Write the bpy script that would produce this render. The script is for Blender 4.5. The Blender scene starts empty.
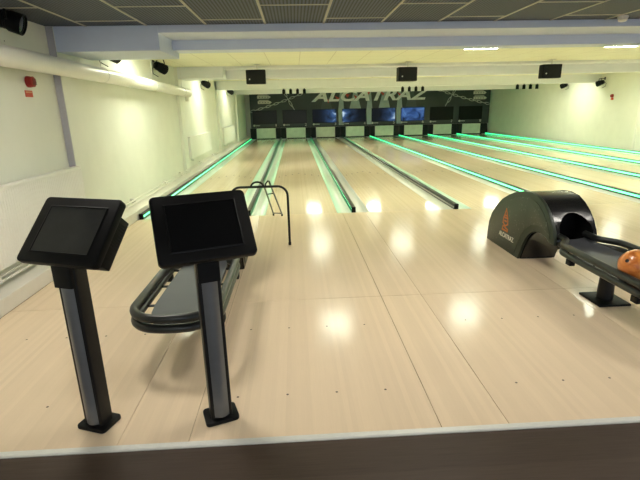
import bpy, bmesh, math, random
from mathutils import Vector, Matrix
random.seed(7)
PI = math.pi
scn = bpy.context.scene
COL = scn.collection

# ------------------------------------------------------------------ materials
def nodes_of(name):
    m = bpy.data.materials.new(name); m.use_nodes = True
    nt = m.node_tree
    return m, nt, nt.nodes['Principled BSDF']

def lin(c):
    return tuple(((x / 255) / 12.92 if x / 255 <= .04045 else ((x / 255 + .055) / 1.055) ** 2.4) for x in c) + (1,)

def mat(name, rgb, rough=.5, metal=0, var=.06, scale=12, bump=0, coat=0, stretch=None, spec=.5):
    m, nt, b = nodes_of(name)
    c = lin(rgb)
    tc = nt.nodes.new('ShaderNodeTexCoord'); mp = nt.nodes.new('ShaderNodeMapping')
    nz = nt.nodes.new('ShaderNodeTexNoise'); nz.inputs['Scale'].default_value = scale
    nz.inputs['Detail'].default_value = 4
    if stretch: mp.inputs['Scale'].default_value = stretch
    nt.links.new(tc.outputs['Object'], mp.inputs['Vector']); nt.links.new(mp.outputs['Vector'], nz.inputs['Vector'])
    rp = nt.nodes.new('ShaderNodeValToRGB')
    rp.color_ramp.elements[0].position = .3; rp.color_ramp.elements[1].position = .7
    rp.color_ramp.elements[0].color = tuple(x * (1 - var) for x in c[:3]) + (1,)
    rp.color_ramp.elements[1].color = tuple(min(1, x * (1 + var)) for x in c[:3]) + (1,)
    nt.links.new(nz.outputs['Fac'], rp.inputs['Fac']); nt.links.new(rp.outputs['Color'], b.inputs['Base Color'])
    b.inputs['Roughness'].default_value = rough; b.inputs['Metallic'].default_value = metal
    b.inputs['Coat Weight'].default_value = coat; b.inputs['Specular IOR Level'].default_value = spec
    if bump:
        bp = nt.nodes.new('ShaderNodeBump'); bp.inputs['Strength'].default_value = bump; bp.inputs['Distance'].default_value = .01
        nt.links.new(nz.outputs['Fac'], bp.inputs['Height']); nt.links.new(bp.outputs['Normal'], b.inputs['Normal'])
    return m

def emit(name, rgb, strength):
    m, nt, b = nodes_of(name)
    b.inputs['Base Color'].default_value = (.8, .8, .8, 1)
    b.inputs['Emission Color'].default_value = rgb + (1,); b.inputs['Emission Strength'].default_value = strength
    return m

def mth(nt, op, a, bv=None, clamp=False):
    n = nt.nodes.new('ShaderNodeMath'); n.operation = op; n.use_clamp = clamp
    if isinstance(a, (int, float)): n.inputs[0].default_value = a
    else: nt.links.new(a, n.inputs[0])
    if bv is not None:
        if isinstance(bv, (int, float)): n.inputs[1].default_value = bv
        else: nt.links.new(bv, n.inputs[1])
    return n.outputs[0]

def board_mat(name, rgb, rough, board, var, coat=0, spec=.5, along='Y', rvar=.0):
    """strips of boards running along one axis, each with its own tone, plus fine grain"""
    m, nt, b = nodes_of(name); c = lin(rgb)
    tc = nt.nodes.new('ShaderNodeTexCoord'); sp = nt.nodes.new('ShaderNodeSeparateXYZ')
    nt.links.new(tc.outputs['Object'], sp.inputs[0])
    ac, al = (sp.outputs['X'], sp.outputs['Y']) if along == 'Y' else (sp.outputs['Y'], sp.outputs['X'])
    idx = mth(nt, 'FLOOR', mth(nt, 'DIVIDE', ac, board))
    wn = nt.nodes.new('ShaderNodeTexWhiteNoise'); wn.noise_dimensions = '1D'; nt.links.new(idx, wn.inputs['W'])
    cb = nt.nodes.new('ShaderNodeCombineXYZ')
    nt.links.new(mth(nt, 'MULTIPLY', ac, 160.0), cb.inputs[0]); nt.links.new(mth(nt, 'MULTIPLY', al, 5.0), cb.inputs[1])
    nz = nt.nodes.new('ShaderNodeTexNoise'); nz.inputs['Scale'].default_value = 1; nz.inputs['Detail'].default_value = 5
    nt.links.new(cb.outputs[0], nz.inputs['Vector'])
    nb = nt.nodes.new('ShaderNodeTexNoise'); nb.inputs['Scale'].default_value = 1.4; nb.inputs['Detail'].default_value = 3
    nt.links.new(tc.outputs['Object'], nb.inputs['Vector'])
    v = mth(nt, 'ADD', mth(nt, 'MULTIPLY', wn.outputs['Value'], .35), mth(nt, 'ADD', mth(nt, 'MULTIPLY', nz.outputs['Fac'], .45), mth(nt, 'MULTIPLY', nb.outputs['Fac'], .3)))
    rp = nt.nodes.new('ShaderNodeValToRGB')
    rp.color_ramp.elements[0].position = .2; rp.color_ramp.elements[1].position = .85
    rp.color_ramp.elements[0].color = (c[0] * (1 - var), c[1] * (1 - var * 1.15), c[2] * (1 - var * 1.35), 1)
    rp.color_ramp.elements[1].color = (min(1, c[0] * (1 + var)), min(1, c[1] * (1 + var)), min(1, c[2] * (1 + var)), 1)
    nt.links.new(v, rp.inputs['Fac']); nt.links.new(rp.outputs['Color'], b.inputs['Base Color'])
    b.inputs['Roughness'].default_value = rough; b.inputs['Coat Weight'].default_value = coat
    b.inputs['Coat Roughness'].default_value = .08; b.inputs['Specular IOR Level'].default_value = spec
    if rvar:
        nt.links.new(mth(nt, 'ADD', mth(nt, 'MULTIPLY', nb.outputs['Fac'], rvar), rough - rvar / 2), b.inputs['Roughness'])
    return m

def tile_mat(name, rgb, line, px, py, w, rough=.8, ribs=0):
    m, nt, b = nodes_of(name); c = lin(rgb); l = lin(line)
    tc = nt.nodes.new('ShaderNodeTexCoord'); sp = nt.nodes.new('ShaderNodeSeparateXYZ'); nt.links.new(tc.outputs['Object'], sp.inputs[0])
    def ln(o, p):
        f = mth(nt, 'FRACT', mth(nt, 'DIVIDE', o, p))
        return mth(nt, 'LESS_THAN', f, w / p)
    mk = ln(sp.outputs['X'], px)
    if py: mk = mth(nt, 'MAXIMUM', mk, ln(sp.outputs['Y'], py))
    mx = nt.nodes.new('ShaderNodeMix'); mx.data_type = 'RGBA'
    nt.links.new(mk, mx.inputs['Factor']); mx.inputs['A'].default_value = c; mx.inputs['B'].default_value = l
    nt.links.new(mx.outputs['Result'], b.inputs['Base Color']); b.inputs['Roughness'].default_value = rough
    nz = nt.nodes.new('ShaderNodeTexNoise'); nz.inputs['Scale'].default_value = 90; nt.links.new(tc.outputs['Object'], nz.inputs['Vector'])
    h = nz.outputs['Fac']
    bp = nt.nodes.new('ShaderNodeBump'); bp.inputs['Strength'].default_value = .25; bp.inputs['Distance'].default_value = .004
    nt.links.new(h, bp.inputs['Height']); nt.links.new(bp.outputs['Normal'], b.inputs['Normal'])
    return m

M = {}
M['wall'] = mat('wall_paint', (226, 226, 212), .6, var=.025, scale=3)
M['beam'] = mat('beam_paint', (226, 228, 226), .55, var=.02, scale=4)
M['beamblue'] = mat('pale_blue_paint', (198, 208, 226), .55, var=.02, scale=4)
M['pilaster_shade'] = mat('lilac_grey_shade', (172, 170, 174), .6, var=.02, scale=4)  # shade of the pilaster's near side put into the colour
M['white'] = mat('white_enamel', (232, 230, 220), .35, var=.02, scale=5)
M['plinth'] = mat('plinth_paint', (222, 218, 206), .45, var=.04, scale=6)
M['approach'] = board_mat('approach_boards', (224, 203, 173), .17, .0275, .06, rvar=.04, spec=.11)
M['lane'] = board_mat('lane_boards', (232, 212, 184), .09, .0275, .07)
M['gap'] = mat('joint_dark', (120, 92, 66), .7)
M['dot'] = mat('dot_inlay', (70, 48, 34), .5)
M['lobby'] = board_mat('dark_laminate', (66, 54, 45), .5, .19, .5, along='X', spec=.22)
M['alu'] = mat('aluminium', (218, 217, 210), .4, metal=.3, var=.08, scale=30, stretch=(1, 12, 12))
M['ceil'] = tile_mat('ceiling_tiles', (232, 231, 204), (205, 200, 176), .6, .6, .012)
M['ceil_dark'] = tile_mat('slotted_tiles', (76, 86, 104), (40, 40, 41), .0315, None, .014, .7)
M['tbar'] = mat('grid_bar', (176, 172, 158), .5, var=.03)
M['gutter'] = mat('gutter_plastic', (222, 224, 216), .22, var=.04, scale=3, stretch=(1, .1, 1))
M['rail'] = mat('rail_grey', (62, 64, 62), .35, metal=.3, var=.08)
M['black'] = mat('black_plastic', (12, 12, 12), .5, var=.1, scale=40, spec=.16)
M['blacksat'] = mat('black_powder_coat', (18, 18, 18), .4, var=.1, scale=60, spec=.3)
M['gloss'] = mat('black_gloss', (20, 20, 20), .24, var=.08)
M['dark'] = mat('pit_black', (12, 12, 12), .7)
M['tube'] = mat('rack_tube', (32, 34, 32), .34, metal=.1, var=.06, scale=20)
M['tray'] = mat('rack_tray', (66, 68, 71), .42, var=.06, scale=8, spec=.25)
def fleck_mat():
    m = mat('hood_green_grey', (52, 58, 48), .42, var=.05, scale=10); nt = m.node_tree; b = nt.nodes['Principled BSDF']
    src = b.inputs['Base Color'].links[0].from_socket
    tc = nt.nodes.new('ShaderNodeTexCoord'); n = nt.nodes.new('ShaderNodeTexNoise'); n.inputs['Scale'].default_value = 55; n.inputs['Detail'].default_value = 1
    n2 = nt.nodes.new('ShaderNodeTexNoise'); n2.inputs['Scale'].default_value = 5
    nt.links.new(tc.outputs['Object'], n.inputs['Vector']); nt.links.new(tc.outputs['Object'], n2.inputs['Vector'])
    k = mth(nt, 'MULTIPLY', mth(nt, 'GREATER_THAN', n.outputs['Fac'], .66), mth(nt, 'GREATER_THAN', n2.outputs['Fac'], .5))
    mx = nt.nodes.new('ShaderNodeMix'); mx.data_type = 'RGBA'; nt.links.new(mth(nt, 'MULTIPLY', k, .35), mx.inputs['Factor'])
    nt.links.new(src, mx.inputs['A']); mx.inputs['B'].default_value = lin((150, 152, 140)); nt.links.new(mx.outputs['Result'], b.inputs['Base Color'])
    return m
M['hoodgreen'] = fleck_mat()
M['hoodrim'] = mat('hood_rim_green', (38, 48, 36), .4, var=.05, scale=10)
M['orange'] = mat('orange_print', (196, 106, 44), .5)
M['print'] = mat('white_print', (214, 212, 200), .55, var=.05)
M['printgrey'] = mat('letter_grey', (240, 240, 238), .55, var=.12, scale=5)
M['chain'] = mat('chain_print', (190, 194, 186), .55, var=.1)
M['mask'] = mat('mask_print', (60, 66, 66), .5, var=.18, scale=1.2)
M['beamprint'] = mat('searchlight_print', (162, 176, 176), .55, var=.12, scale=3)
M['redprint'] = mat('red_print', (196, 72, 64), .55)
M['screen'] = mat('screen_black', (12, 12, 13), .3, var=.05, spec=.3)
M['kscreen'] = mat('kiosk_glass', (40, 41, 39), .4, var=.3, scale=9)  # left kiosk glass, a reflection put into the grey colour
M['kstrip'] = mat('kiosk_aluminium', (112, 114, 116), .36, metal=.5, var=.05, scale=3, stretch=(1, 1, 6))
M['curtain'] = mat('curtain_green', (216, 226, 206), .6, var=.1, scale=4)
M['red'] = mat('alarm_red', (148, 30, 24), .4)
M['redsign'] = mat('sign_red', (204, 74, 50), .5)
M['rubber'] = mat('rubber', (20, 20, 20), .7)
M['led'] = emit('led_green', (.02, .80, .25), 2.3)
M['panel'] = emit('led_panel', (.95, 1.0, .80), 29)
M['fill_lamp'] = emit('lobby_fill_lamp', (1.0, .95, .85), 24)  # glow of the added lights over approach and lobby
M['fill_daylight'] = emit('fill_daylight_pane', (.72, .84, 1.0), 2.0)  # glow of the added windows behind the camera
M['lens'] = mat('lens_glass', (60, 62, 66), .1, var=.2)

def ball_mat():
    m, nt, b = nodes_of('marbled_orange')
    tc = nt.nodes.new('ShaderNodeTexCoord')
    n = nt.nodes.new('ShaderNodeTexNoise'); n.inputs['Scale'].default_value = 9; n.inputs['Detail'].default_value = 6; n.inputs['Distortion'].default_value = 1.6
    nt.links.new(tc.outputs['Object'], n.inputs['Vector'])
    r = nt.nodes.new('ShaderNodeValToRGB')
    r.color_ramp.elements[0].position = .35; r.color_ramp.elements[0].color = lin((176, 92, 34))
    r.color_ramp.elements[1].position = .68; r.color_ramp.elements[1].color = lin((226, 148, 70))
    nt.links.new(n.outputs['Fac'], r.inputs['Fac']); nt.links.new(r.outputs['Color'], b.inputs['Base Color'])
    b.inputs['Roughness'].default_value = .28; b.inputs['Coat Weight'].default_value = .4
    return m
M['ball'] = ball_mat()

def pic_mat(name, side, col, amount, seed):
    """a display picture: blurred blue-white smears on black. side -1 glow to the right, 1 to the left, 0 all over"""
    m, nt, b = nodes_of(name)
    tc = nt.nodes.new('ShaderNodeTexCoord'); sp = nt.nodes.new('ShaderNodeSeparateXYZ'); nt.links.new(tc.outputs['Object'], sp.inputs[0])
    n = nt.nodes.new('ShaderNodeTexNoise'); n.inputs['Scale'].default_value = 2.2; n.inputs['Detail'].default_value = 3; n.inputs['Distortion'].default_value = 1.2
    mp = nt.nodes.new('ShaderNodeMapping'); mp.inputs['Location'].default_value = (seed, seed * 2.3, 0)
    nt.links.new(tc.outputs['Object'], mp.inputs['Vector']); nt.links.new(mp.outputs['Vector'], n.inputs['Vector'])
    if side == 0:
        g = mth(nt, 'ADD', mth(nt, 'MULTIPLY', mth(nt, 'ABSOLUTE', sp.outputs['X']), .5), .55)
    else:
        g = mth(nt, 'POWER', mth(nt, 'ADD', mth(nt, 'MULTIPLY', sp.outputs['X'], -.85 * side), .42, True), 2.6)
    f = mth(nt, 'MULTIPLY', g, mth(nt, 'MULTIPLY', mth(nt, 'SUBTRACT', n.outputs['Fac'], .30, True), 3.2), True)
    r = nt.nodes.new('ShaderNodeValToRGB')
    r.color_ramp.elements[0].color = (.004, .005, .008, 1); r.color_ramp.elements[1].color = col[1]
    e = r.color_ramp.elements.new(.5); e.color = col[0]
    nt.links.new(f, r.inputs['Fac'])
    b.inputs['Base Color'].default_value = (.004, .004, .006, 1); b.inputs['Roughness'].default_value = .5; b.inputs['Specular IOR Level'].default_value = .12
    nt.links.new(r.outputs['Color'], b.inputs['Emission Color']); b.inputs['Emission Strength'].default_value = amount
    return m

# ------------------------------------------------------------------ mesh helpers
class MB:
    def __init__(s): s.bm = bmesh.new(); s.mi = 0
    def _tag(s, fs):
        for f in fs: f.material_index = s.mi
    def poly(s, vs):
        f = s.bm.faces.new([s.bm.verts.new(v) for v in vs]); s._tag([f]); return f
    def box(s, a, b, bevel=0, seg=2, mtx=None):
        c = [(x + y) / 2 for x, y in zip(a, b)]; d = [abs(y - x) for x, y in zip(a, b)]
        r = bmesh.ops.create_cube(s.bm, size=1, matrix=Matrix.Translation(c) @ Matrix.Diagonal(d + [1]))
        vs = r['verts']; es = list({e for v in vs for e in v.link_edges}); fs = list({f for v in vs for f in v.link_faces})
        if bevel:
            q = bmesh.ops.bevel(s.bm, geom=es, offset=bevel, segments=seg, affect='EDGES', profile=.5)
            vs = list({v for f in q['faces'] for v in f.verts} | {v for v in vs if v.is_valid})
            fs = list({f for v in vs for f in v.link_faces})
        s._tag(fs)
        if mtx is not None: bmesh.ops.transform(s.bm, matrix=mtx, verts=vs)
        return s
    def prism(s, pts, axis, lo, hi, bevel=0):
        """polygon pts extruded along axis 0/1/2 from lo to hi; pts give the other two coordinates in order"""
        def P(p, t):
            q = list(p); q.insert(axis, t); return q
        A = [s.bm.verts.new(P(p, lo)) for p in pts]; B = [s.bm.verts.new(P(p, hi)) for p in pts]
        fs = [s.bm.faces.new(A), s.bm.faces.new(B[::-1])]
        n = len(pts)
        for i in range(n): fs.append(s.bm.faces.new([A[i], B[i], B[(i + 1) % n], A[(i + 1) % n]][::-1]))
        s._tag(fs)
        bmesh.ops.recalc_face_normals(s.bm, faces=fs)
        if bevel:
            es = list(fs[0].edges) + list(fs[1].edges)
            q = bmesh.ops.bevel(s.bm, geom=es, offset=bevel, segments=2, affect='EDGES', profile=.5); s._tag(q['faces'])
        return s
    def tube(s, pts, r, n=12, closed=False, caps=True):
        pts = [Vector(p) for p in pts]; N = len(pts); rs = r if isinstance(r, (list, tuple)) else [r] * N
        T = []
        for i in range(N):
            a = pts[i - 1] if (i or closed) else pts[0]; b = pts[(i + 1) % N] if (i < N - 1 or closed) else pts[-1]
            T.append((b - a).normalized())
        u = T[0].orthogonal().normalized(); rings = []
        for i in range(N):
            if i: u = (u - T[i] * u.dot(T[i])).normalized()
            w = T[i].cross(u)
            rings.append([s.bm.verts.new(pts[i] + rs[i] * (u * math.cos(2 * PI * k / n) + w * math.sin(2 * PI * k / n))) for k in range(n)])
        fs = []
        for i in range(N - (0 if closed else 1)):
            A, B = rings[i], rings[(i + 1) % N]
            off = 0
            if closed and i == N - 1:
                off = min(range(n), key=lambda o: (A[0].co - B[o].co).length)
            for k in range(n):
                fs.append(s.bm.faces.new([A[k], A[(k + 1) % n], B[(k + 1 + off) % n], B[(k + off) % n]]))
        if caps and not closed: fs += [s.bm.faces.new(rings[0][::-1]), s.bm.faces.new(rings[-1])]
        s._tag(fs); return s
    def cyl(s, a, b, r, r2=None, n=24):
        return s.tube([a, b], [r, r if r2 is None else r2], n)
    def lathe(s, prof, n=32, mtx=None):
        rings = []
        for (r, z) in prof:
            rings.append([s.bm.verts.new((r * math.cos(2 * PI * k / n), r * math.sin(2 * PI * k / n), z)) for k in range(n)])
        fs = []
        for A, B in zip(rings, rings[1:]):
            for k in range(n): fs.append(s.bm.faces.new([A[k], A[(k + 1) % n], B[(k + 1) % n], B[k]]))
        fs += [s.bm.faces.new(rings[0][::-1]), s.bm.faces.new(rings[-1])]
        s._tag(fs)
        if mtx is not None: bmesh.ops.transform(s.bm, matrix=mtx, verts=[v for R in rings for v in R])
        return s
    def build(s, name, mats, parent=None, smooth=True, loc=None):
        me = bpy.data.meshes.new(name); s.bm.normal_update(); s.bm.to_mesh(me); s.bm.free()
        for m in (mats if isinstance(mats, (list, tuple)) else [mats]): me.materials.append(m)
        if smooth:
            me.shade_smooth(); me.set_sharp_from_angle(angle=math.radians(32))
        o = bpy.data.objects.new(name, me); COL.objects.link(o)
        if parent is not None: o.parent = parent
        if loc is not None: o.location = loc
        return o

def tag(o, label, cat, group=None):
    o['label'] = label; o['category'] = cat
    if group: o['group'] = group
    return o
def thing(name, label, cat, loc=(0, 0, 0), rz=0, group=None):
    o = bpy.data.objects.new(name, None); COL.objects.link(o); o.empty_display_size = .1
    o.location = loc; o.rotation_euler = (0, 0, rz)
    return tag(o, label, cat, group)
def struct(o):
    o['kind'] = 'structure'; return o
def dup(root, loc, label, rz=None, group=None):
    r = root.copy(); COL.objects.link(r); r.location = loc
    if rz is not None: r.rotation_euler = (0, 0, rz)
    r['label'] = label
    if group: r['group'] = group
    for ch in list(root.children):
        c = ch.copy(); COL.objects.link(c); c.parent = r
        for g in list(ch.children):
            d = g.copy(); COL.objects.link(d); d.parent = c
    return r
def text_mesh(name, txt, width, height, depth, m, parent, mtx, shear=0, bold=0, spacing=1):
    cu = bpy.data.curves.new(name, 'FONT'); cu.body = txt; cu.extrude = .01; cu.shear = shear; cu.offset = bold; cu.space_character = spacing
    t = bpy.data.objects.new(name, cu); COL.objects.link(t)
    dg = bpy.context.evaluated_depsgraph_get(); dg.update()
    me = bpy.data.meshes.new_from_object(t.evaluated_get(dg))
    bpy.data.objects.remove(t)
    me.name = name
    xs = [v.co.x for v in me.vertices]; ys = [v.co.y for v in me.vertices]
    x0, x1, y0, y1 = min(xs), max(xs), min(ys), max(ys)
    for v in me.vertices:
        v.co = mtx @ Vector(((v.co.x - (x0 + x1) / 2) / (x1 - x0) * width, (v.co.y - y0) / (y1 - y0) * height, v.co.z / .01 * depth / 2))
    me.materials.clear(); me.materials.append(m)
    o = bpy.data.objects.new(name, me); COL.objects.link(o); o.parent = parent
    return o
def arc(c, r, a0, a1, n, f):
    return [f(c[0] + r * math.cos(a0 + (a1 - a0) * i / n), c[1] + r * math.sin(a0 + (a1 - a0) * i / n)) for i in range(n + 1)]
def round_rect(w, h, r, n=5):
    p = []
    for (sx, sy, a) in ((1, 1, 0), (-1, 1, PI / 2), (-1, -1, PI), (1, -1, 3 * PI / 2)):
        cx, cy = sx * (w / 2 - r), sy * (h / 2 - r)
        for i in range(n + 1):
            t = a + PI / 2 * i / n; p.append((cx + r * math.cos(t), cy + r * math.sin(t)))
    return p

# ------------------------------------------------------------------ sizes
S = 1.55                     # lane pitch; divider rails at X = i * S
NL = 8
YF, YA, YP = 0.0, -4.69, 17.6   # foul line, front of the approach, end of the lanes
XL, XR = -.27, 12.62         # walls
YB = -10.5                   # back of the lobby
ZC, ZF = 2.40, 2.37          # ceiling over the lanes / over the approach

# ------------------------------------------------------------------ setting
b = MB()
b.box((XL, YA, -.06), (XR, YF, -.008))                    # bed under the boards, shows in the joints
b.mi = 1
xs = [-.04]
for i in range(1, NL, 1): xs += [i * S - .167, i * S + .167]
xs.append(NL * S + .2)
ys = [YA, -3.09, -1.545, YF]
g = .0018
for x0, x1 in zip(xs, xs[1:]):
    for y0, y1 in zip(ys, ys[1:]):
        if y1 == -1.545: y1 = YF
        elif y0 == -1.545: continue
        b.box((x0 + g, y0 + g, -.012), (x1 - g, y1 - g, 0))
b.mi = 2
for i in range(NL):
    for dx in (-.405, -.135, .135, .405):
        for y in (-4.36, -3.58):
            x = (i + .5) * S + dx - .01
            b.poly([(x + .007 * math.cos(k * PI / 5), y + .007 * math.sin(k * PI / 5), .0006) for k in range(10)])
struct(b.build('floor', [M['gap'], M['approach'], M['dot']], smooth=False))
struct(MB().box((XL - 1, YB, -.06), (XR + 1, YA - .0375, -.002)).build('floor_lobby', M['lobby'], smooth=False))
b = MB(); b.prism([(YA - .037, -.03), (YA - .037, .002), (YA - .03, .006), (YA - .002, .006), (YA, .002), (YA, -.03)], 0, XL, XR)
for i in range(60):
    x = -.1 + i * .21
    b.poly([(x + .004 * math.cos(k * PI / 4), YA - .016 + .004 * math.sin(k * PI / 4), .0064) for k in range(8)])
struct(b.build('trim_1', M['alu'], smooth=False))

PIL = (-1.25, 3.9, 9.0, 14.0)
b = MB(); b.box((XL - .15, YB, -.06), (XL, 18.2, 2.5))
for y in PIL: b.box((XL, y, 0), (XL + .07, y + .34, 2.42), .004)
struct(b.build('wall_left', M['wall'], smooth=False))
struct(MB().box((XL, PIL[0] - .02, .13), (XL + .068, PIL[0] - .001, ZF), .003).build('trim_6', M['pilaster_shade'], smooth=False))  # added strip giving the pilaster's near side its shaded tone
b = MB(); b.box((XR, YB, -.06), (XR + .15, 18.2, 2.5))
for y in (3.9,): b.box((XR - .07, y, 0), (XR, y + .34, 2.42), .004)
struct(b.build('wall_right', M['wall'], smooth=False))
struct(MB().box((XL - .15, 18.2, -.2), (XR + .15, 18.35, 2.5)).build('wall_back', M['wall'], smooth=False))
struct(MB().box((XL - .15, YB - .15, -.06), (XR + .15, YB, 2.5)).build('wall_front', M['wall'], smooth=False))
b = MB(); b.box((XL, -9, 0), (-.04, YF - .03, .13), .006); b.box((XL, YF - .03, 0), (-.045, 18.2, .13), .006)
struct(b.build('baseboard_left', M['plinth'], smooth=False))
struct(MB().box((NL * S + .03, YF, -.06), (XR, 18.2, .02), .004).build('baseboard_right', M['plinth'], smooth=False))
b = MB(); b.box((XR - .03, 5.95, .02), (XR, 6.95, 1.98), .004); b.mi = 0
b.box((XR - .045, 6.95, .02), (XR, 7.03, 2.05), .004); b.box((XR - .045, 5.87, .02), (XR, 5.95, 2.05), .004); b.box((XR - .045, 5.95, 1.98), (XR, 6.95, 2.05), .004)
door = struct(b.build('door_1', M['white'], smooth=False))
MB().cyl((XR - .085, 6.06, 1.0), (XR - .085, 6.18, 1.0), .009).cyl((XR - .085, 6.07, 1.0), (XR - .03, 6.07, 1.0), .012).build('door_handle', M['alu'], door)

# front ceiling: dark slotted tiles in a light grid
b = MB(); b.box((XL - .15, YB, ZF), (XR + .15, -1.0, ZF + .1)); b.mi = 1
x = 1.377 - 3 * .62; k = 0
while x < XR:
    b.box((x - .011, YB, ZF - .006), (x + .011, -1.2, ZF + .02))
    y = -1.52 if k % 2 else -2.15
    while y > YB:
        b.box((x + .011, y - .011, ZF - .005), (x + .609, y + .011, ZF + .02)); y -= 1.24
    x += .62; k += 1
struct(b.build('ceiling', [M['ceil_dark'], M['tbar']], smooth=False))
struct(MB().box((XL - .15, -1.0, ZC), (XR + .15, 18.35, ZC + .1)).build('ceiling_lanes', M['ceil'], smooth=False))

def beam(n, y, xs, z0, z1, zface, rec, st=.05):
    b = MB()
    b.box((XL + .07, y, z0), (xs, y + rec + .3, z1), .004)
    b.box((xs, y, z1 - st), (XR, y + rec + .02, z1), .003)
    b.box((xs, y + rec, zface), (XR, y + rec + .3, z1 - st + .01), .003)
    return struct(b.build('trim_%d' % n, M['beamblue'] if n == 2 else M['beam'], smooth=False))
beam(2, -1.25, .87, 2.122, ZF, 2.185, .55, .075)
beam(3, 3.9, .77, 2.165, ZC, 2.165, .45)
for n, y in ((4, 9.0), (5, 14.0)):
    struct(MB().box((XL, y, 2.13), (XR, y + .34, ZC), .004).build('trim_%d' % n, M['beam'], smooth=False))

for n, x0 in ((1, .6), (2, 4.4), (3, 8.2)):  # unseen windows added behind the camera, their glow lights the front beam
    b = MB(); z0, z1 = .75, 2.2; x1 = x0 + 3.2
    for a, c in (((x0, z0), (x1, z0 + .06)), ((x0, z1 - .06), (x1, z1)), ((x0, z0 + .06), (x0 + .06, z1 - .06)), ((x1 - .06, z0 + .06), (x1, z1 - .06)), ((x0 + 1.57, z0 + .06), (x0 + 1.63, z1 - .06))):
        b.box((a[0], YB, a[1]), (c[0], YB + .05, c[1]))
    wn = struct(b.build('fill_window_%d' % n, M['white'], smooth=False))
    MB().box((x0 + .06, YB + .005, z0 + .06), (x1 - .06, YB + .015, z1 - .06)).build('pane', M['fill_daylight'], wn, smooth=False)

# ------------------------------------------------------------------ lanes
ORD = ['first', 'second', 'third', 'fourth', 'fifth', 'sixth', 'seventh', 'eighth']
def gutter_pts(sg):
    p = [(sg * .533, -.004)]
    for i in range(13):
        t = PI * i / 12
        p.append((sg * (.640 - .100 * math.cos(t)), -.008 - .075 * math.sin(t)))
    p += [(sg * .741, -.004), (sg * .741, -.1), (sg * .533, -.1)]
    return p
lane0 = thing('bowling_lane', '', 'bowling lane', (.5 * S, 0, 0), group='bowling lanes')
b = MB(); b.box((-.53, YF + .003, -.1), (.53, YP, 0), .003); b.mi = 1
for k in range(-3, 4):
    x = k * .15; y = 4.38 - abs(k) * .17
    b.poly([(x - .02, y - .07, .0006), (x + .02, y - .07, .0006), (x, y + .09, .0006)])
for k in (-4, -3, -2, 2, 3, 4):
    x = k * .11; b.poly([(x + .011 * math.cos(q * PI / 5), 2.1 + .011 * math.sin(q * PI / 5), .0006) for q in range(10)])
b.build('lane_bed', [M['lane'], M['dot']], lane0, smooth=False)
for sg in (-1, 1):
    b = MB(); b.prism(gutter_pts(sg), 1, YF + .003, YP); b.build('gutter', M['gutter'], lane0)
LNOTE = ['beside the left wall, between two green-lit gutters', 'behind the tubular ball ramp, both gutters green', 'with pale unlit gutters on both sides',
         'right of the dark unlit rail', 'just right of the orange-emblem hood', 'running in front of the seventh lane', 'running between sixth and eighth lanes', 'beside the right wall']
for i in range(NL):
    L = '%s glossy wooden bowling lane from the left, %s' % (ORD[i], LNOTE[i])
    if i == 0: lane0['label'] = L
    else: dup(lane0, ((i + .5) * S, 0, 0), L)

RN = ['along the left wall ledge, green strip facing the first lane', 'between the first and second lanes, lit green on both sides', 'between the second and third lanes, lit only on its left',
      'between the third and fourth lanes, dark grey face unlit', 'between fourth and fifth lanes, running behind the right hood', 'between the fifth and sixth lanes, bright green strip', 'between the sixth and seventh lanes, bright green strip',
      'between the seventh and eighth lanes, bright green strip', 'along the right wall, bright green strip']
for i in range(NL + 1):
    t = thing('lane_divider', 'low divider rail ' + RN[i], 'lane divider', (i * S, 0, 0), group='lane divider rails')
    b = MB(); b.box((-.0295, .03, -.1), (.0295, YP, -.004)); b.box((-.008, .03, -.004), (.008, YP, .06)); b.box((-.033, .03, .055), (.033, YP, .074), .006)
    b.build('rail', M['rail'], t)
    MB().box((-.0295, -.012, 0.0), (.0295, .03, .082), .006).build('end_cap', M['black'], t)
    for sg in (-1, 1):
        on = {0: (1,), 1: (-1, 1), 2: (-1,), 3: (1,)}.get(i, (-1, 1) if i < NL else (-1,))
        if sg in on:
            MB().box((sg * .0082, .05, .016), (sg * .012, YP - .02, .053), .001).build('light_strip', M['led'], t)
        else:
            MB().box((sg * .0082, .05, .010), (sg * .026, YP - .02, .024), .001).build('bumper_track', M['alu'], t)

# ------------------------------------------------------------------ pin decks and mask
YM = 17.8
for i in range(NL):
    b = MB(); n = 24
    pts = [(-.48 + .96 * k / n, .0 + (.006 if k % 2 else 0)) for k in range(n + 1)]
    b.prism(pts + [(.48, .03), (-.48, .03)], 2, .035, .545)
    cu = thing('pin_curtain', 'pale green curtain closing the pin deck of the %s lane from the left' % ORD[i], 'curtain', ((i + .5) * S, 17.62, 0), group='pin deck curtains')
    b.build('cloth', M['curtain'], cu)
    MB().cyl((-.5, .015, .556), (.5, .015, .556), .014, n=10).build('hanging_bar', M['black'], cu)
    MB().box((-.48, -.004, .0), (.48, .035, .036), .004).build('weighted_hem', M['black'], cu)
for i in range(NL + 1):
    w0, w1 = (-.27 if i else -.03), (.27 if i < NL else .06)
    if i == 0: lab = 'black pit wall at the left end of the pin decks beside the wall'
    elif i == NL: lab = 'black pit wall with sloping front at the right end of the pin decks'
    else: lab = 'black pit wall between the %s and %s pin curtains' % (ORD[i - 1], ORD[i])
    t = thing('pit_divider', lab, 'pit divider', (i * S, YM - .19, 0), group='black pit walls')
    if i == NL:
        MB().prism([(0, 0), (.19, 0), (.19, .545), (.12, .545), (0, .1)], 0, w0, w1 + .05).build('side_panel', M['dark'], t)
    else:
        for a, c in ((w0, -.035), (.035, w1)):
            if c - a > .04: MB().box((a, .0, .0), (c, .19, .545), .006).build('side_panel', M['dark'], t)
        MB().box((-.036, .04, 0), (.036, .19, .545)).build('centre_panel', mat('pit_grey_%d' % i, (38, 36, 34), .6), t)

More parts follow.
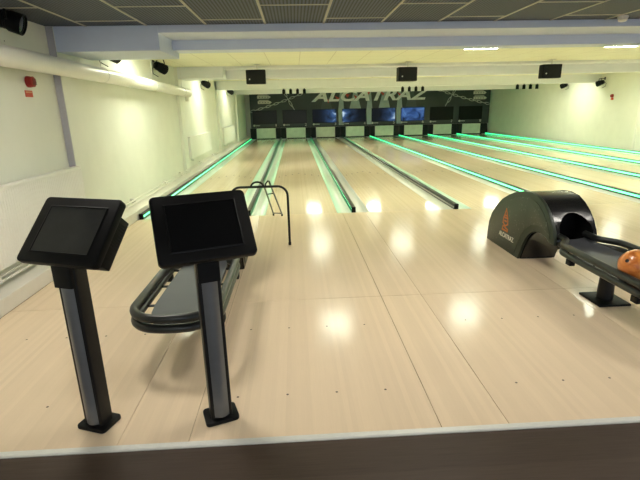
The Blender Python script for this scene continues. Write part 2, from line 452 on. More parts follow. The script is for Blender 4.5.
mask = thing('mask_wall', 'long dark grey mask wall with white lettering and chains above the pin decks', 'mask wall', (0, YM, .6))
# local z = world z - .6
zt = ZC - .6
MB().box((0.0, 0, -.05), (XR - .02, .06, zt), .004).build('panel', M['mask'], mask, smooth=False)
W = lambda x, z: (x, z - .6)
def plate(name, pts, m, y=-.004, d=.004):
    b = MB(); b.prism(pts, 1, y, y + d); return b.build(name, m, mask, smooth=False)
for x in (4.72, 6.2, 7.78):                                       # grey shafts between the middle displays
    plate('searchlight_shaft', [W(x - .13, .62), W(x + .13, .62), W(x + .16, 1.3), W(x + .1, 1.95), W(x + .06, 2.3), W(x - .06, 2.3), W(x - .1, 1.95), W(x - .16, 1.3)], M['beamprint'])
for x in (3.95, 5.45, 6.98, 8.4):
    plate('searchlight_shaft', [W(x - .30, 1.44), W(x + .30, 1.44), W(x + .14, 2.05), W(x + .1, 2.3), W(x - .1, 2.3), W(x - .14, 2.05)], M['beamprint'] if x != 8.4 and x != 3.95 else mat('dim_print', (74, 84, 84), .55))
for x, z, w in ((4.55, 1.93, .16), (5.05, 2.08, .2), (5.5, 1.97, .14), (6.15, 2.2, .18), (6.9, 2.12, .16), (7.8, 2.05, .16), (4.05, 1.82, .12)):
    plate('red_mark', [W(x - w, z + .16), W(x, z - .1), W(x + w, z + .18), W(x + w * .4, z + .04)], M['redprint'], -.006)
FM = Matrix(((1, 0, 0, 0), (0, 0, -1, 0), (0, 1, 0, 0), (0, 0, 0, 1)))   # text plane -> facing the camera side
text_mesh('lettering', 'ALCATRAZ', 6.2, .55, .012, M['printgrey'], mask, Matrix.Translation((6.27, -.008, 1.80 - .6)) @ FM, shear=.28, bold=.035, spacing=1.06)
def chain(x0, z0, x1, z1):
    d = Vector((x1 - x0, 0, z1 - z0)); L = d.length; u = d.normalized(); v = Vector((-u.z, 0, u.x))
    n = max(3, int(L / .21)); b = MB()
    for k in range(n):
        c = Vector((x0, -.012, z0 - .6)) + u * ((k + .5) * L / n) + Vector((0, 0, -.05 * math.sin(PI * (k + .5) / n)))
        a = L / n * .62
        if k % 2: b.tube([c - u * a, c + u * a], .017, 6)
        else: b.tube([c + u * (a * math.cos(t)) + v * (.05 * math.sin(t)) for t in [2 * PI * q / 14 for q in range(14)]], .015, 6, closed=True)
    return b.build('chain_print', M['chain'], mask)
chain(0.02, 1.38, 2.9, 2.3); chain(1.78, 2.36, 2.28, 1.46)
chain(9.75, 2.3, 12.56, 1.52); chain(10.72, 2.34, 10.22, 1.5)
for cx in (.74, 12.02):                                           # two small white emblems made of stacked bars
    e = MB()
    for r, (w0, w1, z) in enumerate(((-.34, .3, 2.02), (-.32, .34, 1.76))):
        e.prism([(cx + w0, z - .6), (cx + w1 - .04, z - .6), (cx + w1 + .06, z - .53), (cx + w1 - .04, z - .46), (cx + w0, z - .46)], 1, -.006, 0)
        e.prism([(cx + w0 + .05, z - .44), (cx + w1 - .1, z - .44), (cx + w1 - .1, z - .41), (cx + w0 + .05, z - .41)], 1, -.006, 0)
    e.build('emblem', M['print'], mask, smooth=False)
    e = MB()
    for z in (1.83, 2.09):
        for k in range(4): e.box((cx - .24 + k * .14, -.008, z - .625), (cx - .19 + k * .14, -.006, z - .585))
    e.build('emblem_detail', M['mask'], mask, smooth=False)
b = MB()
n = int((XR - .1) / .11)
for k in range(n):
    x = .04 + k * .11
    b.prism([(x, -.045), (x + .06, -.045), (x + .10, .005), (x + .04, .005)], 1, -.004, 0)
b.build('hatched_border', mat('border_print', (24, 30, 24), .5), mask, smooth=False)
for i in range(NL):
    x = i * S + .17
    b = MB(); b.lathe([(.052, 0), (.052, .004)], 16, Matrix.Translation((x, 0, .085)) @ Matrix.Rotation(PI / 2, 4, 'X')); b.build('white_dot', M['print'], mask)
    b = MB()
    for k in range(4): b.box((x + .07 + k * .06, -.004, .06), (x + .115 + k * .06, 0, .11))
    b.build('small_marks', M['chain'], mask, smooth=False)
    text_mesh('lane_number', str(i + 1), .09 if i else .045, .14, .006, M['print'], mask, Matrix.Translation((i * S + 1.30, -.004, .02)) @ FM)

BL, BLUE = (lin((50, 78, 118)), lin((190, 212, 226))), (lin((58, 92, 150)), lin((96, 136, 190)))
PM = {2: pic_mat('picture_glow_right', -1, BL, .8, 1.3), 3: pic_mat('picture_glow_left', 1, BL, .8, 4.1), 4: pic_mat('picture_glow_top', -1, BL, .8, 7.7), 5: pic_mat('picture_blue', 0, BLUE, .5, 2.2)}
SD = ['plain dark display above the first pin curtain, leftmost on the mask wall', 'plain black display above the second pin curtain', 'black display glowing blue white at its right edge, above third pin curtain',
      'dark blue display glowing at its left edge, above fourth pin curtain', 'blue display brighter to the right, above fifth pin curtain', 'mid blue picture display above the sixth pin curtain',
      'plain dark display above the seventh pin curtain', 'plain dark display above the eighth pin curtain, rightmost on the mask wall']
for i in range(NL):
    t = thing('lane_display', SD[i], 'display', (i * S + .735, YM - .03, 1.09), group='displays on the mask wall')
    b = MB(); b.prism([(-.625, -.34), (.625, -.34), (.625, .34), (-.625, .34)], 1, 0, .025, .003); b.build('casing', M['black'], t)
    if i in PM:
        MB().box((-.61, -.003, -.325), (.61, 0, .325)).build('lit_picture', PM[i], t, smooth=False)
    else:
        MB().box((-.61, -.003, -.325), (.61, 0, .325)).build('dark_glass', M['screen'] if i < 3 else mat('screen_dim_%d' % i, (22, 26, 22), .5, spec=.2), t, smooth=False)

# ------------------------------------------------------------------ ball returns
PROF = [(-1.555, 0), (-1.556, .10), (-1.572, .21), (-1.63, .325), (-1.735, .435), (-1.86, .53), (-2.0, .60), (-2.15, .655), (-2.30, .688), (-2.44, .70), (-2.56, .685),
        (-2.66, .64), (-2.745, .58), (-2.815, .51), (-2.865, .43), (-2.893, .35), (-2.895, .32)]
CUT = [(-2.82, .318), (-2.77, .345), (-2.70, .362), (-2.62, .362), (-2.54, .345), (-2.47, .305), (-2.41, .245), (-2.36, .16), (-2.30, 0)]
def inset(pts, d):
    c = (-2.22, .30); out = []
    for y, z in pts:
        v = Vector((y - c[0], z - c[1])); L = v.length; out.append((c[0] + v.x * (L - d) / L, c[1] + v.y * (L - d) / L))
    return out
Y0 = -2.2
HW = .195
def sh(p): return [(y - Y0, z) for y, z in p]
def ball_return():
    t = thing('ball_return', '', 'ball return', (0, Y0, 0), group='ball returns')
    # hood barrel with the arched ball mouth cut through its front
    body = MB(); body.prism(sh(inset(PROF, .004) + [(-2.86, .27), (-2.62, .27), (-2.46, .25), (-2.37, .13), (-2.31, 0.0)]), 0, -HW + .03, HW - .012)
    bo = body.build('hood', M['gloss'], t)
    cut = MB(); arch = [(-.135, .305), (.165, .305), (.165, .42)] + arc((.015, .42), .15, 0, PI, 16, lambda a, c: (a, c))[1:]
    cut.prism(arch, 1, -1.0, -.40)
    co = cut.build('cutter', M['dark'])
    md = bo.modifiers.new('b', 'BOOLEAN'); md.object = co; md.operation = 'DIFFERENCE'; md.solver = 'EXACT'
    co.parent = None; bo.parent = None
    dg = bpy.context.evaluated_depsgraph_get(); dg.update()
    me = bpy.data.meshes.new_from_object(bo.evaluated_get(dg)); bo.modifiers.clear(); bo.data = me
    me.materials.clear(); me.materials.append(M['gloss']); me.shade_smooth(); me.set_sharp_from_angle(angle=math.radians(32))
    bpy.data.objects.remove(co); bo.parent = t
    MB().prism([(.045 * math.cos(q * PI / 10), .022 * math.sin(q * PI / 10)) for q in range(20)], 2, 0, .012, .002).build('reset_button', M['dark'], bo, loc=(.02, -.22, .672))
    for sg in (-1, 1):
        b = MB(); x0, x1 = sorted((sg * (HW - (.032 if sg < 0 else .012)), sg * HW)); b.prism(sh(PROF + CUT), 0, x0, x1, .004)
        sp = b.build('side_panel', M['hoodrim'] if sg < 0 else M['gloss'], t)
        b = MB(); inn = inset(PROF, .06)
        inn[0] = (-1.62, .0 + .04); inn[1] = (-1.62, .11)
        cu = [(-2.815, .385), (-2.70, .425), (-2.60, .425), (-2.48, .395), (-2.40, .34), (-2.33, .25), (-2.27, .13), (-2.235, .04)]
        x0, x1 = sorted((sg * HW, sg * (HW + .006))); b.prism(sh(inn[:-1] + cu), 0, x0, x1, .002)
        b.build('panel_face', M['hoodgreen'], sp)
        if sg < 0:
            # orange stacked emblem and white lettering on the left face (the face looks towards -X, so its right is -Y)
            b = MB(); X = -HW - .0075
            def seg(a, c, w=.008):
                d = Vector((c[0] - a[0], c[1] - a[1])).normalized(); n = Vector((-d.y, d.x)) * w
                a = (a[0] - d.x * w, a[1] - d.y * w); c = (c[0] + d.x * w, c[1] + d.y * w)
                b.prism([(a[0] + n.x, a[1] + n.y), (c[0] + n.x, c[1] + n.y), (c[0] - n.x, c[1] - n.y), (a[0] - n.x, a[1] - n.y)], 0, X - .0015, X)
            oy, oz = -1.995 - Y0, .0
            P = lambda u, z: (oy - u, z + oz - u * .0)
            for a, c in (((0, .445), (-.04, .355)), ((0, .445), (.04, .355)), ((-.03, .375), (.03, .375)),
                         ((-.045, .35), (.045, .35)), ((-.045, .35), (-.055, .29)), ((.045, .35), (.055, .29)), ((-.055, .29), (.0, .262)), ((.055, .29), (0, .262)), ((-.02, .315), (.02, .315)),
                         ((-.05, .25), (.0, .262)), ((-.05, .25), (-.06, .215)), ((-.06, .215), (.06, .215)), ((.0, .245), (.06, .235)), ((.06, .235), (.06, .215))):
                seg(P(*a), P(*c))
            b.build('emblem', M['orange'], sp, smooth=False)
            Tm = Matrix(((0, 0, -1, X + .0005), (-1, 0, 0, -2.035 - Y0), (0, 1, 0, .135), (0, 0, 0, 1)))
            text_mesh('lettering', 'ALCATRAZ', .33, .05, .003, M['print'], sp, Tm, bold=.01)
    b = MB(); b.box((-HW + .035, -2.315 - Y0, 0), (HW - .035, -1.60 - Y0, .16), .006); b.build('base', M['black'], t)
    # rack: two stacked loops of tube
    def loop(z, drop=0):
        R = []
        for (x, y, zz) in ((-.135, -2.80, .0), (-.135, -2.93, .0), (-.145, -2.99, 0), (-.19, -3.04, -.0), (-.235, -3.09, -.0), (-.25, -3.16, 0), (-.25, -3.5, 0), (-.25, -3.96, 0)):
            R.append((x, y - Y0, z + zz))
        for i in range(1, 8):
            a = PI + PI / 2 * i / 8; R.append((-.25 + .19 + .19 * math.cos(a), -3.96 - Y0 + .20 * math.sin(a), z))
        R += [(-.04, -4.165 - Y0, z), (.04, -4.165 - Y0, z)] + [(-x, y, q) for x, y, q in R[::-1]]
        # smooth the corners once
        for _ in range(2):
            Q = [R[0]]
            for p, q in zip(R, R[1:]):
                Q += [tuple(.75 * a + .25 * c for a, c in zip(p, q)), tuple(.25 * a + .75 * c for a, c in zip(p, q))]
            R = Q + [R[-1]]
        return R
    for z in (.390, .329):
        MB().tube(loop(z), .0265, 14).build('rack_rail', M['tube'], t)
    # tray, slightly dished
    b = MB(); out = [(-.12, -2.82), (-.13, -2.98), (-.165, -3.1), (-.175, -3.25), (-.175, -3.85), (-.16, -3.98), (-.12, -4.08), (-.06, -4.125), (0, -4.135)]
    out = out + [(-x, y) for x, y in out[-2::-1]]
    nrows = 9; L = [(p[0], p[1]) for p in [(-.12, -2.82), (-.13, -2.98), (-.165, -3.1), (-.175, -3.25), (-.175, -3.5), (-.175, -3.85), (-.16, -3.98), (-.12, -4.08), (-.06, -4.125)]]
    top = []; bot = []
    for (x, y) in L:
        top.append([b.bm.verts.new((x + (-2 * x) * k / 8, y - Y0, .345 - .012 * (1 - ((k - 4) / 4) ** 2) + (.0 if y < -3.0 else .012))) for k in range(9)])
        bot.append([b.bm.verts.new((x + (-2 * x) * k / 8, y - Y0, .318)) for k in range(9)])
    for i in range(len(L) - 1):
        for k in range(8):
            b.bm.faces.new([top[i][k], top[i + 1][k], top[i + 1][k + 1], top[i][k + 1]]); b.bm.faces.new([bot[i][k], bot[i][k + 1], bot[i + 1][k + 1], bot[i + 1][k]])
        b.bm.faces.new([top[i][0], bot[i][0], bot[i + 1][0], top[i + 1][0]]); b.bm.faces.new([top[i][8], top[i + 1][8], bot[i + 1][8], bot[i][8]])
    for k in range(8):
        b.bm.faces.new([top[0][k], top[0][k + 1], bot[0][k + 1], bot[0][k]]); b.bm.faces.new([top[-1][k], bot[-1][k], bot[-1][k + 1], top[-1][k + 1]])
    bmesh.ops.recalc_face_normals(b.bm, faces=b.bm.faces)
    b.build('tray', M['tray'], t)
    for sg in (-1, 1):
        for y in (-3.2, -3.52, -3.84):
            MB().cyl((sg * .24, y - Y0, .33), (sg * .165, y - Y0, .33), .009, n=8).cyl((sg * .25, y - Y0, .325), (sg * .25, y - Y0, .39), .008, n=8).build('strut', M['tube'], t)
    for sg in (-1, 1):
        MB().box((sg * .25 - .022, -3.27 - Y0, .265), (sg * .25 + .022, -3.21 - Y0, .31), .004).build('clamp', M['black'], t)
        MB().box((sg * .25 - .022, -3.99 - Y0, .265), (sg * .25 + .022, -3.93 - Y0, .31), .004).build('clamp', M['black'], t)
    b = MB(); b.box((-.125, -3.475 - Y0, 0), (.125, -3.215 - Y0, .018), .004); b.build('foot_plate', M['black'], t)
    MB().cyl((0, -3.345 - Y0, .018), (0, -3.345 - Y0, .325), .058, .052, n=28).build('pedestal', M['blacksat'], t)
    return t
br = ball_return(); br.location = (1.535, Y0, 0)
br['label'] = 'empty ball return mostly hidden behind the centre kiosk, black rail loop and grey tray'
dup(br, (4.66, Y0, 0), 'ball return with dark green hood showing an orange emblem, at the right')

bl = thing('bowling_ball', 'orange marbled bowling ball resting in the right ball return rack', 'bowling ball', (4.515, -3.78, .339))
def ball():
    bm = bmesh.new(); bmesh.ops.create_uvsphere(bm, u_segments=48, v_segments=32, radius=.108)
    bmesh.ops.translate(bm, verts=bm.verts, vec=(0, 0, .108)); s = MB(); s.bm.free(); s.bm = bm; return s
ball().build('shell', M['ball'], bl)
for d in ((-.90, -.26, .46), (-.30, .62, .72), (-.52, .84, .30)):
    v = Vector(d).normalized(); c = Vector((0, 0, .108)) + v * .1074; o = v.orthogonal().normalized(); w = v.cross(o)
    b = MB(); b.tube([c - v * .01, c + v * .001], .0125, 16); b.build('finger_hole', M['dark'], bl)

# ------------------------------------------------------------------ kiosks
def kiosk(base, rz, cz, tilt, label, screen, off):
    t = thing('touchscreen_kiosk', label, 'kiosk', base + (0,), rz, 'touchscreen kiosks')
    b = MB(); b.prism(round_rect(.166, .135, .02), 2, 0, .02, .004); b.build('base_plate', M['black'], t)
    b = MB(); b.prism(round_rect(.106, .078, .008, 3), 2, .02, .90); po = b.build('post', M['blacksat'], t)
    fr = [(-.036, -.037)] + [(-.036 + .072 * k / 12, -.040 - .016 * math.sin(PI * k / 12)) for k in range(13)] + [(.036, -.037)]
    b = MB(); b.prism(fr, 2, .03, .77); b.build('front_strip', M['kstrip'], po)
    b = MB(); b.prism([(x, y - .047) for x, y in round_rect(.100, .03, .008, 3)], 2, .755, .90); b.build('shroud', M['black'], t)
    H = Matrix.Translation((off[0], off[1], cz)) @ Matrix.Rotation(-tilt, 4, 'X')     # local: x right, -y out of the glass, z up the glass
    w, h = .428, .334
    b = MB()
    rr = round_rect(w, h, .022)
    b.prism(rr, 1, 0, .038, .007)
    bmesh.ops.transform(b.bm, matrix=H, verts=b.bm.verts); ho = b.build('housing', M['black'], t)
    # bezel step and glass, sunk a little
    b = MB(); o = [(-w / 2 + .052, -h / 2 + .046), (w / 2 - .052, -h / 2 + .046), (w / 2 - .052, h / 2 - .046), (-w / 2 + .052, h / 2 - .046)]
    i = [(x * .96, z * .95) for x, z in o]
    for k in range(4):
        k2 = (k + 1) % 4
        b.poly([(o[k][0], -.0012, o[k][1]), (o[k2][0], -.0012, o[k2][1]), (i[k2][0], -.004, i[k2][1]), (i[k][0], -.004, i[k][1])])
        b.poly([(i[k][0], -.004, i[k][1]), (i[k2][0], -.004, i[k2][1]), (i[k2][0] * .985, .0, i[k2][1] * .98), (i[k][0] * .985, .0, i[k][1] * .98)])
    bmesh.ops.recalc_face_normals(b.bm, faces=b.bm.faces)
    bmesh.ops.transform(b.bm, matrix=H, verts=b.bm.verts); b.build('bezel', M['black'], ho, smooth=False)
    b = MB(); b.box((i[0][0] * .985, -.0012, i[0][1] * .98), (i[2][0] * .985, .004, i[2][1] * .98)); bmesh.ops.transform(b.bm, matrix=H, verts=b.bm.verts); b.build('screen', screen, ho, smooth=False)
    b = MB(); b.box((-w / 2 + .022, .036, -h / 2 + .03), (w / 2 - .022, .118, h / 2 - .06), .005)
    for k in range(9):
        z = -.04 + k * .014
        b.box((w / 2 - .024, .05, z), (w / 2 - .0205, .105, z + .006)); b.box((-w / 2 + .0205, .05, z), (-w / 2 + .024, .105, z + .006))
    bmesh.ops.transform(b.bm, matrix=H, verts=b.bm.verts); b.build('back_box', M['black'], t)
    return t
kiosk((1.843, -4.51), .346, 1.011, .694, 'black touchscreen kiosk in the centre, hiding the left ball return', M['screen'], (.003, -.016))
kiosk((1.237, -4.515), -.342, 1.006, .756, 'black touchscreen kiosk nearest the left wall radiator, turned left', M['kscreen'], (.011, .018))

# ------------------------------------------------------------------ ball ramp
rt = thing('ball_ramp', 'tubular metal ball ramp standing before the second lane by the centre kiosk', 'ball ramp', (1.85, -1.535, 0))
def hoop():
    p = [(-.315, 0, .008), (-.315, 0, .57)] + arc((-.205, .57), .11, PI, PI / 2, 8, lambda a, c: (a, 0, c))[1:] + arc((.205, .57), .11, PI / 2, 0, 8, lambda a, c: (a, 0, c)) + [(.318, 0, .008)]
    return p
MB().tube(hoop(), .0135, 12).build('support_hoop', M['blacksat'], rt)
for x in (-.315, .318):
    MB().cyl((x, 0, 0), (x, 0, .03), .017, n=12).build('rubber_foot', M['rubber'], rt)
RA = [((.045, .1, .70), (.065, 1.50, .03)), ((.115, .06, .725), (.19, 1.455, .03))]
for (a, c) in RA:
    a, c = Vector(a), Vector(c)
    pts = [a + (c - a) * k / 10 + Vector((0, 0, -.0 * math.sin(PI * k / 10))) for k in range(11)]
    MB().tube(pts, .0105, 10).build('ramp_rail', M['tube'], rt)
    MB().cyl((c.x - .012, c.y, .018), (c.x + .012, c.y, .018), .018, n=14).build('foot_wheel', M['rubber'], rt)
for k, q in ((.3, 0), (.97, 0)):
    p = [Vector(a) + (Vector(c) - Vector(a)) * k for a, c in RA]
    MB().cyl(p[0], p[1], .007, n=10).build('rung', M['tube'], rt)
p = [Vector(a) for a, c in RA]
MB().tube(arc((-.015, .672), .068, PI, 0, 12, lambda a, c: (a, -.004, .683 + (c - .672) * .75)), .011, 10).build('ball_stop', M['blacksat'], rt)
MB().tube([p[1], p[1] + Vector((-.012, -.03, .012)), p[1] + Vector((-.035, -.055, -.01)), Vector((.075, -.0, .683))], .0085, 10).build('end_bend', M['tube'], rt)
MB().tube([p[0], p[0] + Vector((.0, -.05, .0)), Vector((.05, 0, .683))], .0085, 10).build('end_bend', M['tube'], rt)

# ------------------------------------------------------------------ left wall fittings
def radiator(y0, y1, z0, z1, label, ribs):
    t = thing('radiator', label, 'radiator', (XL, (y0 + y1) / 2, z0), group='radiators on the left wall')
    L = (y1 - y0) / 2; h = z1 - z0
    b = MB(); n = int(2 * L / ribs); pts = []
    for k in range(n):
        y = -L + .02 + k * (2 * L - .04) / n; s = (2 * L - .04) / n
        pts += [(.122, y), (.127, y + s * .25), (.127, y + s * .6), (.122, y + s * .85)]
    pts = [(.095, -L), (.122, -L)] + pts + [(.122, L), (.095, L)]
    b.prism(pts, 2, .02, h - .03); b.build('front_panel', M['white'], t, smooth=False)
    MB().box((.05, -L + .01, .02), (.07, L - .01, h - .04), .004).build('back_panel', M['white'], t)
    b = MB(); b.box((.045, -L, h - .035), (.13, L, h), .008)
    b.build('top_grille', M['white'], t)
    for s in (-1, 1): MB().box((.045, s * L - .008, .02), (.125, s * L + .008, h - .03), .004).build('end_cover', M['white'], t)
    for s in (-.6, .6): MB().box((0, s * L - .02, .1), (.055, s * L + .02, h - .1)).build('wall_bracket', M['white'], t)
    MB().cyl((.085, -L + .06, .03), (.085, -L + .06, -.028), .011, n=10).cyl((.085, -L + .06, -.012), (.14, -L + .06, -.012), .016, n=12).build('valve', M['alu'], t)
    return t
radiator(-3.75, -1.275, .27, .935, 'large white ribbed radiator on the left wall behind the left kiosk', .034)
radiator(4.3, 6.9, .40, .925, 'white radiator on the left wall beside the first lane, nearer of two', .045)
radiator(9.4, 12.25, .34, .91, 'white radiator on the left wall beside the first lane, nearest the pins', .045)
t = thing('heating_pipe', 'thin pale heating pipes running low along the left wall under the radiators', 'pipe', (XL, 0, .18))
for x, z in ((.085, .0), (.085, .045)):
    MB().cyl((x, -6, z), (x, 13.0, z), .011, n=10).build('pipe', M['plinth'], t)
for y in (-4.5, -2.9, -1.4, .4, 2.2, 3.4, 5.5, 7.5, 9.2, 11, 12.8):
    MB().box((0, y - .012, -.012), (.093, y + .012, .057), .003).build('pipe_clip', M['white'], t)

t = thing('ventilation_pipe', 'thick white round pipe hanging high along the left wall', 'pipe', (0, 0, 0))
pp = [(-.1, -8, 2.0), (-.1, -4, 1.985), (-.1, -2, 1.965), (-.1, 0, 1.945), (-.1, 2, 1.92), (-.1, 4.3, 1.882)]
MB().tube(pp, .087, 28).build('pipe', M['white'], t)
b = MB(); b.lathe([(.09, -.06), (.09, .01), (.08, .04), (.055, .06), (.02, .068)], 28, Matrix.Translation((-.1, 4.3, 1.882)) @ Matrix.Rotation(-PI / 2, 4, 'X')); b.build('end_cap', M['white'], t)
b = MB(); b.cyl((-.1, 4.15, 1.80), (-.1, 4.15, 1.70), .05, .042, n=18); b.build('drain_spigot', M['plinth'], t)
for y, z in ((-3.2, 1.98), (-.4, 1.95), (1.7, 1.924), (3.75, 1.892)):
    zt = (ZF if y < -1 else ZC)
    MB().cyl((-.1, y, z + .08), (-.1, y, zt), .004, n=8).build('hanger_rod', M['alu'], t)
    MB().tube([(-.1 + .0895 * math.cos(2 * PI * k / 24), y, z + .0895 * math.sin(2 * PI * k / 24)) for k in range(24)], .0035, 6, closed=True).build('hanger_ring', M['alu'], t)

def wall_lamp(loc, aim, label, side=1, scale=1.0):
    t = thing('stage_spotlight', label, 'spotlight', loc, group='black stage spotlights')
    t.scale = (scale,) * 3
    d = Vector(aim).normalized(); q = d.to_track_quat('Z', 'Y').to_matrix().to_4x4()
    b = MB(); b.lathe([(.035, -.13), (.06, -.125), (.072, -.09), (.075, -.02), (.088, .0), (.09, .10), (.083, .10), (.08, .085), (.03, .083)], 28, q)
    for k in range(4): b.lathe([(.078, -.08 + k * .018), (.078, -.072 + k * .018)], 28, q)
    b.build('lamp_body', M['black'], t)
    b = MB(); b.lathe([(.078, .082), (.05, .088)], 28, q); b.build('lens', M['lens'], t)
    x = q @ Vector((1, 0, 0)); x = Vector((x.x, x.y, 0)).normalized() if abs(x.z) < .99 else Vector((1, 0, 0))
    u = [x * .10, x * .10 + Vector((0, 0, .08)), x * .08 + Vector((0, 0, .135)), Vector((0, 0, .145)), -x * .08 + Vector((0, 0, .135)), -x * .10 + Vector((0, 0, .08)), -x * .10]
    MB().tube(u, .009, 8).build('yoke', M['black'], t)
    wx = (XL if side > 0 else XR) - loc[0]; wx /= scale
    MB().cyl((0, 0, .145), (wx, 0, .145), .012, n=10).box((wx - .0, -.03, .10), (wx + .012 * side, .03, .19)).build('wall_arm', M['black'], t)
    s = -d * .13
    MB().tube([s, s + Vector((-.04 * side, -.06, -.06)), s + Vector((-.05 * side, -.02, -.15)), s + Vector((.02 * side, .05, -.20))], .006, 8).build('cable', M['rubber'], t)
    return t
wall_lamp((-.17, -2.05, 2.285), (.80, .15, -.28), 'large black stage spotlight at the top left corner above the white pipe', 1, 1.0)
wall_lamp((-.14, .12, 2.25), (.5, .8, -.3), 'black stage spotlight just behind the front beam above the white pipe')
wall_lamp((-.14, 2.45, 2.27), (.5, .8, -.3), 'black stage spotlight above the white pipe, before the second beam')
wall_lamp((-.14, 6.8, 2.2), (.5, .8, -.3), 'small black stage spotlight on the left wall behind the second beam')
wall_lamp((-.12, 11.6, 2.16), (.5, .8, -.3), 'farthest black stage spotlight on the left wall near the mask wall')
wall_lamp((12.46, 10.9, 2.12), (-.5, .8, -.3), 'black stage spotlight high on the right wall beside the right downlights', -1)
wall_lamp((12.46, 8.8, 2.10), (-.5, .8, -.3), 'black stage spotlight peeping below a beam near the red call point', -1)

t = thing('fire_alarm_sounder', 'dark red fire alarm sounder on the left wall below the white pipe', 'fire alarm', (XL, -1.78, 1.80))
b = MB(); b.lathe([(.052, 0), (.052, .02), (.048, .035), (.048, .055), (.03, .065)], 28, Matrix.Rotation(PI / 2, 4, 'Y')); b.build('housing', M['red'], t)
b = MB()
for k in range(6): b.box((.063, -.03, -.027 + k * .010), (.067, .03, -.023 + k * .010))
b.build('grille', M['dark'], t, smooth=False)
t = thing('fire_sign', 'small red rectangular sign under the fire alarm sounder', 'sign', (XL, -1.80, 1.69))
MB().box((0, -.062, -.03), (.004, .062, .03)).build('plate', M['redsign'], t, smooth=False)
MB().box((.004, -.052, .008), (.0045, .052, .022)).build('pale_band', mat('sign_pale', (214, 150, 110), .5), t, smooth=False)
t = thing('fire_call_point', 'small red fire alarm call point on the right wall', 'fire alarm', (XR, 8.3, 1.68))
b = MB(); b.lathe([(.055, 0), (.055, .03), (.045, .06)], 24, Matrix.Rotation(-PI / 2, 4, 'Y')); b.build('housing', M['red'], t)
MB().box((-.012, -.06, -.13), (0, .06, -.06), .002).build('label_plate', M['redsign'], t)

t = thing('smoke_detector', 'small white smoke detector on the dark ceiling at top right', 'smoke detector', (5.80, -1.42, ZF))
b = MB(); b.lathe([(.05, 0), (.052, -.012), (.05, -.02)], 28); b.build('base', M['white'], t)
b = MB(); b.lathe([(.043, -.02), (.045, -.035), (.036, -.05), (.02, -.055)], 28); b.build('sensor_head', M['plinth'], t)

# ------------------------------------------------------------------ speakers under the second beam
def speaker(loc, rz, label):
    t = thing('loudspeaker', label, 'loudspeaker', loc, rz, 'black loudspeakers hanging in front of the second beam')
    b = MB(); b.prism([(-.20, -.11), (.20, -.11), (.205, -.02), (.185, .11), (-.185, .11), (-.205, -.02)], 2, -.14, .14, .012); b.build('cabinet', M['black'], t)
    b = MB(); b.prism(round_rect(.37, .25, .012), 1, -.118, -.109, .003); b.build('grille', mat('speaker_mesh', (14, 14, 14), .8, bump=.3, scale=300), t)
    MB().box((-.14, -.122, -.06), (-.115, -.117, -.035)).build('badge', M['print'], t, smooth=False)
    MB().cyl((.03, 0, .14), (.03, 0, ZC - loc[2]), .014, n=12).box((-.04, -.03, .135), (.10, .03, .15)).box((-.03, -.04, ZC - loc[2] - .012), (.09, .04, ZC - loc[2])).build('ceiling_bracket', M['alu'], t)
    return t
speaker((1.50, 3.6, 2.15), -.04, 'black loudspeaker hanging at the left, above the lane one and two divider')
speaker((4.69, 3.6, 2.15), .10, 'black loudspeaker hanging in the middle above the mask wall lettering')
speaker((7.83, 3.6, 2.155), -.04, 'black loudspeaker hanging at the right, angled, before the right wall')

LOC3 = [('left', 2.29), ('middle', 6.24), ('right', 10.15)]
for nm, x in LOC3:
    for k in range(4):
        t = thing('downlight', '%s of four small black cylinder lamps under the third beam, %s cluster' % (['leftmost', 'second from left', 'third from left', 'rightmost'][k], nm), 'downlight', (x + (k - 1.5) * .225, 9.12, 2.13), group='small black cylinder lamps under the third beam')
        b = MB(); b.lathe([(.045, -.165), (.05, -.165), (.05, -.03), (.02, -.02), (.02, 0)], 20); b.build('lamp_body', M['black'], t)
        b = MB(); b.lathe([(.02, -.004), (.055, 0.0)], 20); b.build('mounting_plate', M['black'], t)

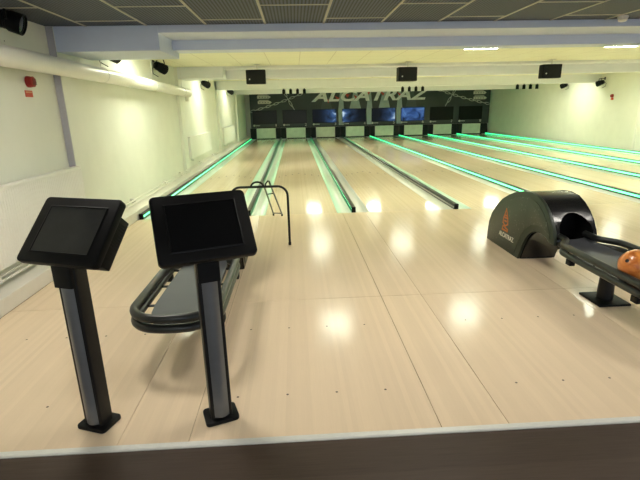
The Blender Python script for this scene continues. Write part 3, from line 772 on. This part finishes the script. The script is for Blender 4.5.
# ------------------------------------------------------------------ ceiling lights
RW = {1.3: 'first row behind the front beam', 6.1: 'second row behind the second beam', 11.1: 'third row behind the third beam'}
XS = (.42, 2.92, 5.32, 7.74, 10.15, 11.7)
XN = ['nearest the left wall', 'second from the left', 'third from the left', 'fourth from the left', 'fifth from the left', 'nearest the right wall']
def ceiling_light(loc, label, m, sx=.59, sy=.42):
    t = thing('ceiling_light', label, 'ceiling light', loc, group='square ceiling lights')
    b = MB()
    for a, c in (((-sx / 2, -sy / 2), (sx / 2, -sy / 2 + .018)), ((-sx / 2, sy / 2 - .018), (sx / 2, sy / 2)), ((-sx / 2, -sy / 2 + .018), (-sx / 2 + .018, sy / 2 - .018)), ((sx / 2 - .018, -sy / 2 + .018), (sx / 2, sy / 2 - .018))):
        b.box(a + (-.012,), c + (.0,))
    b.build('frame', M['white'], t, smooth=False)
    MB().box((-sx / 2 + .018, -sy / 2 + .018, -.008), (sx / 2 - .018, sy / 2 - .018, -.002)).build('diffuser', m, t, smooth=False)
    return t
for y, rn in RW.items():
    for x, xn in zip(XS, XN):
        ceiling_light((x + (.1 if x > 5 and y < 2 else 0), {(.42, 1.3): .95, (2.92, 1.3): 1.1, (11.7, 11.1): 9.8}.get((x, y), y), ZC), 'square ceiling light %s, %s' % (xn, rn), M['panel'])
for x, xn in ((.9, 'leftmost'), (3.3, 'second from left'), (5.8, 'third from left'), (9.0, 'rightmost')):  # unseen ceiling lights added to brighten the near floor
    for y, yn in ((-3.5, 'approach boards'), (-7.4, 'dark lobby floor')):
        ceiling_light((x, y, ZF), 'added unseen fill ceiling light over the %s, %s of its row' % (yn, xn), M['fill_lamp'])

# ------------------------------------------------------------------ world, camera
w = bpy.data.worlds.new('World'); scn.world = w; w.use_nodes = True
w.node_tree.nodes['Background'].inputs[0].default_value = (.5, .55, .6, 1); w.node_tree.nodes['Background'].inputs[1].default_value = .2

pitch, yaw, roll, f = .2856, -.049, -.0219, 449.73
cp, sp, cy, sy = math.cos(pitch), math.sin(pitch), math.cos(yaw), math.sin(yaw)
fwd = Vector((-sy * cp, cy * cp, -sp)); right = Vector((cy, sy, 0)); up = right.cross(fwd)
r2 = right * math.cos(roll) + up * math.sin(roll); u2 = -right * math.sin(roll) + up * math.cos(roll)
cam = bpy.data.cameras.new('camera'); co = bpy.data.objects.new('camera', cam); COL.objects.link(co)
co.matrix_world = Matrix(((r2.x, u2.x, -fwd.x, 2.2715), (r2.y, u2.y, -fwd.y, -6.4918), (r2.z, u2.z, -fwd.z, 1.5012), (0, 0, 0, 1)))
cam.sensor_fit = 'HORIZONTAL'; cam.sensor_width = 36; cam.lens = f * 36 / 640; cam.clip_start = .05; cam.clip_end = 100
scn.camera = co
vs = scn.view_settings; scn.display_settings.display_device = 'sRGB'
vs.view_transform = 'Standard'; vs.look = 'None'; vs.exposure = .75; vs.gamma = 1; vs.use_curve_mapping = False
scn.cycles.use_denoising = True
scn.cycles.max_bounces = 8; scn.cycles.diffuse_bounces = 5
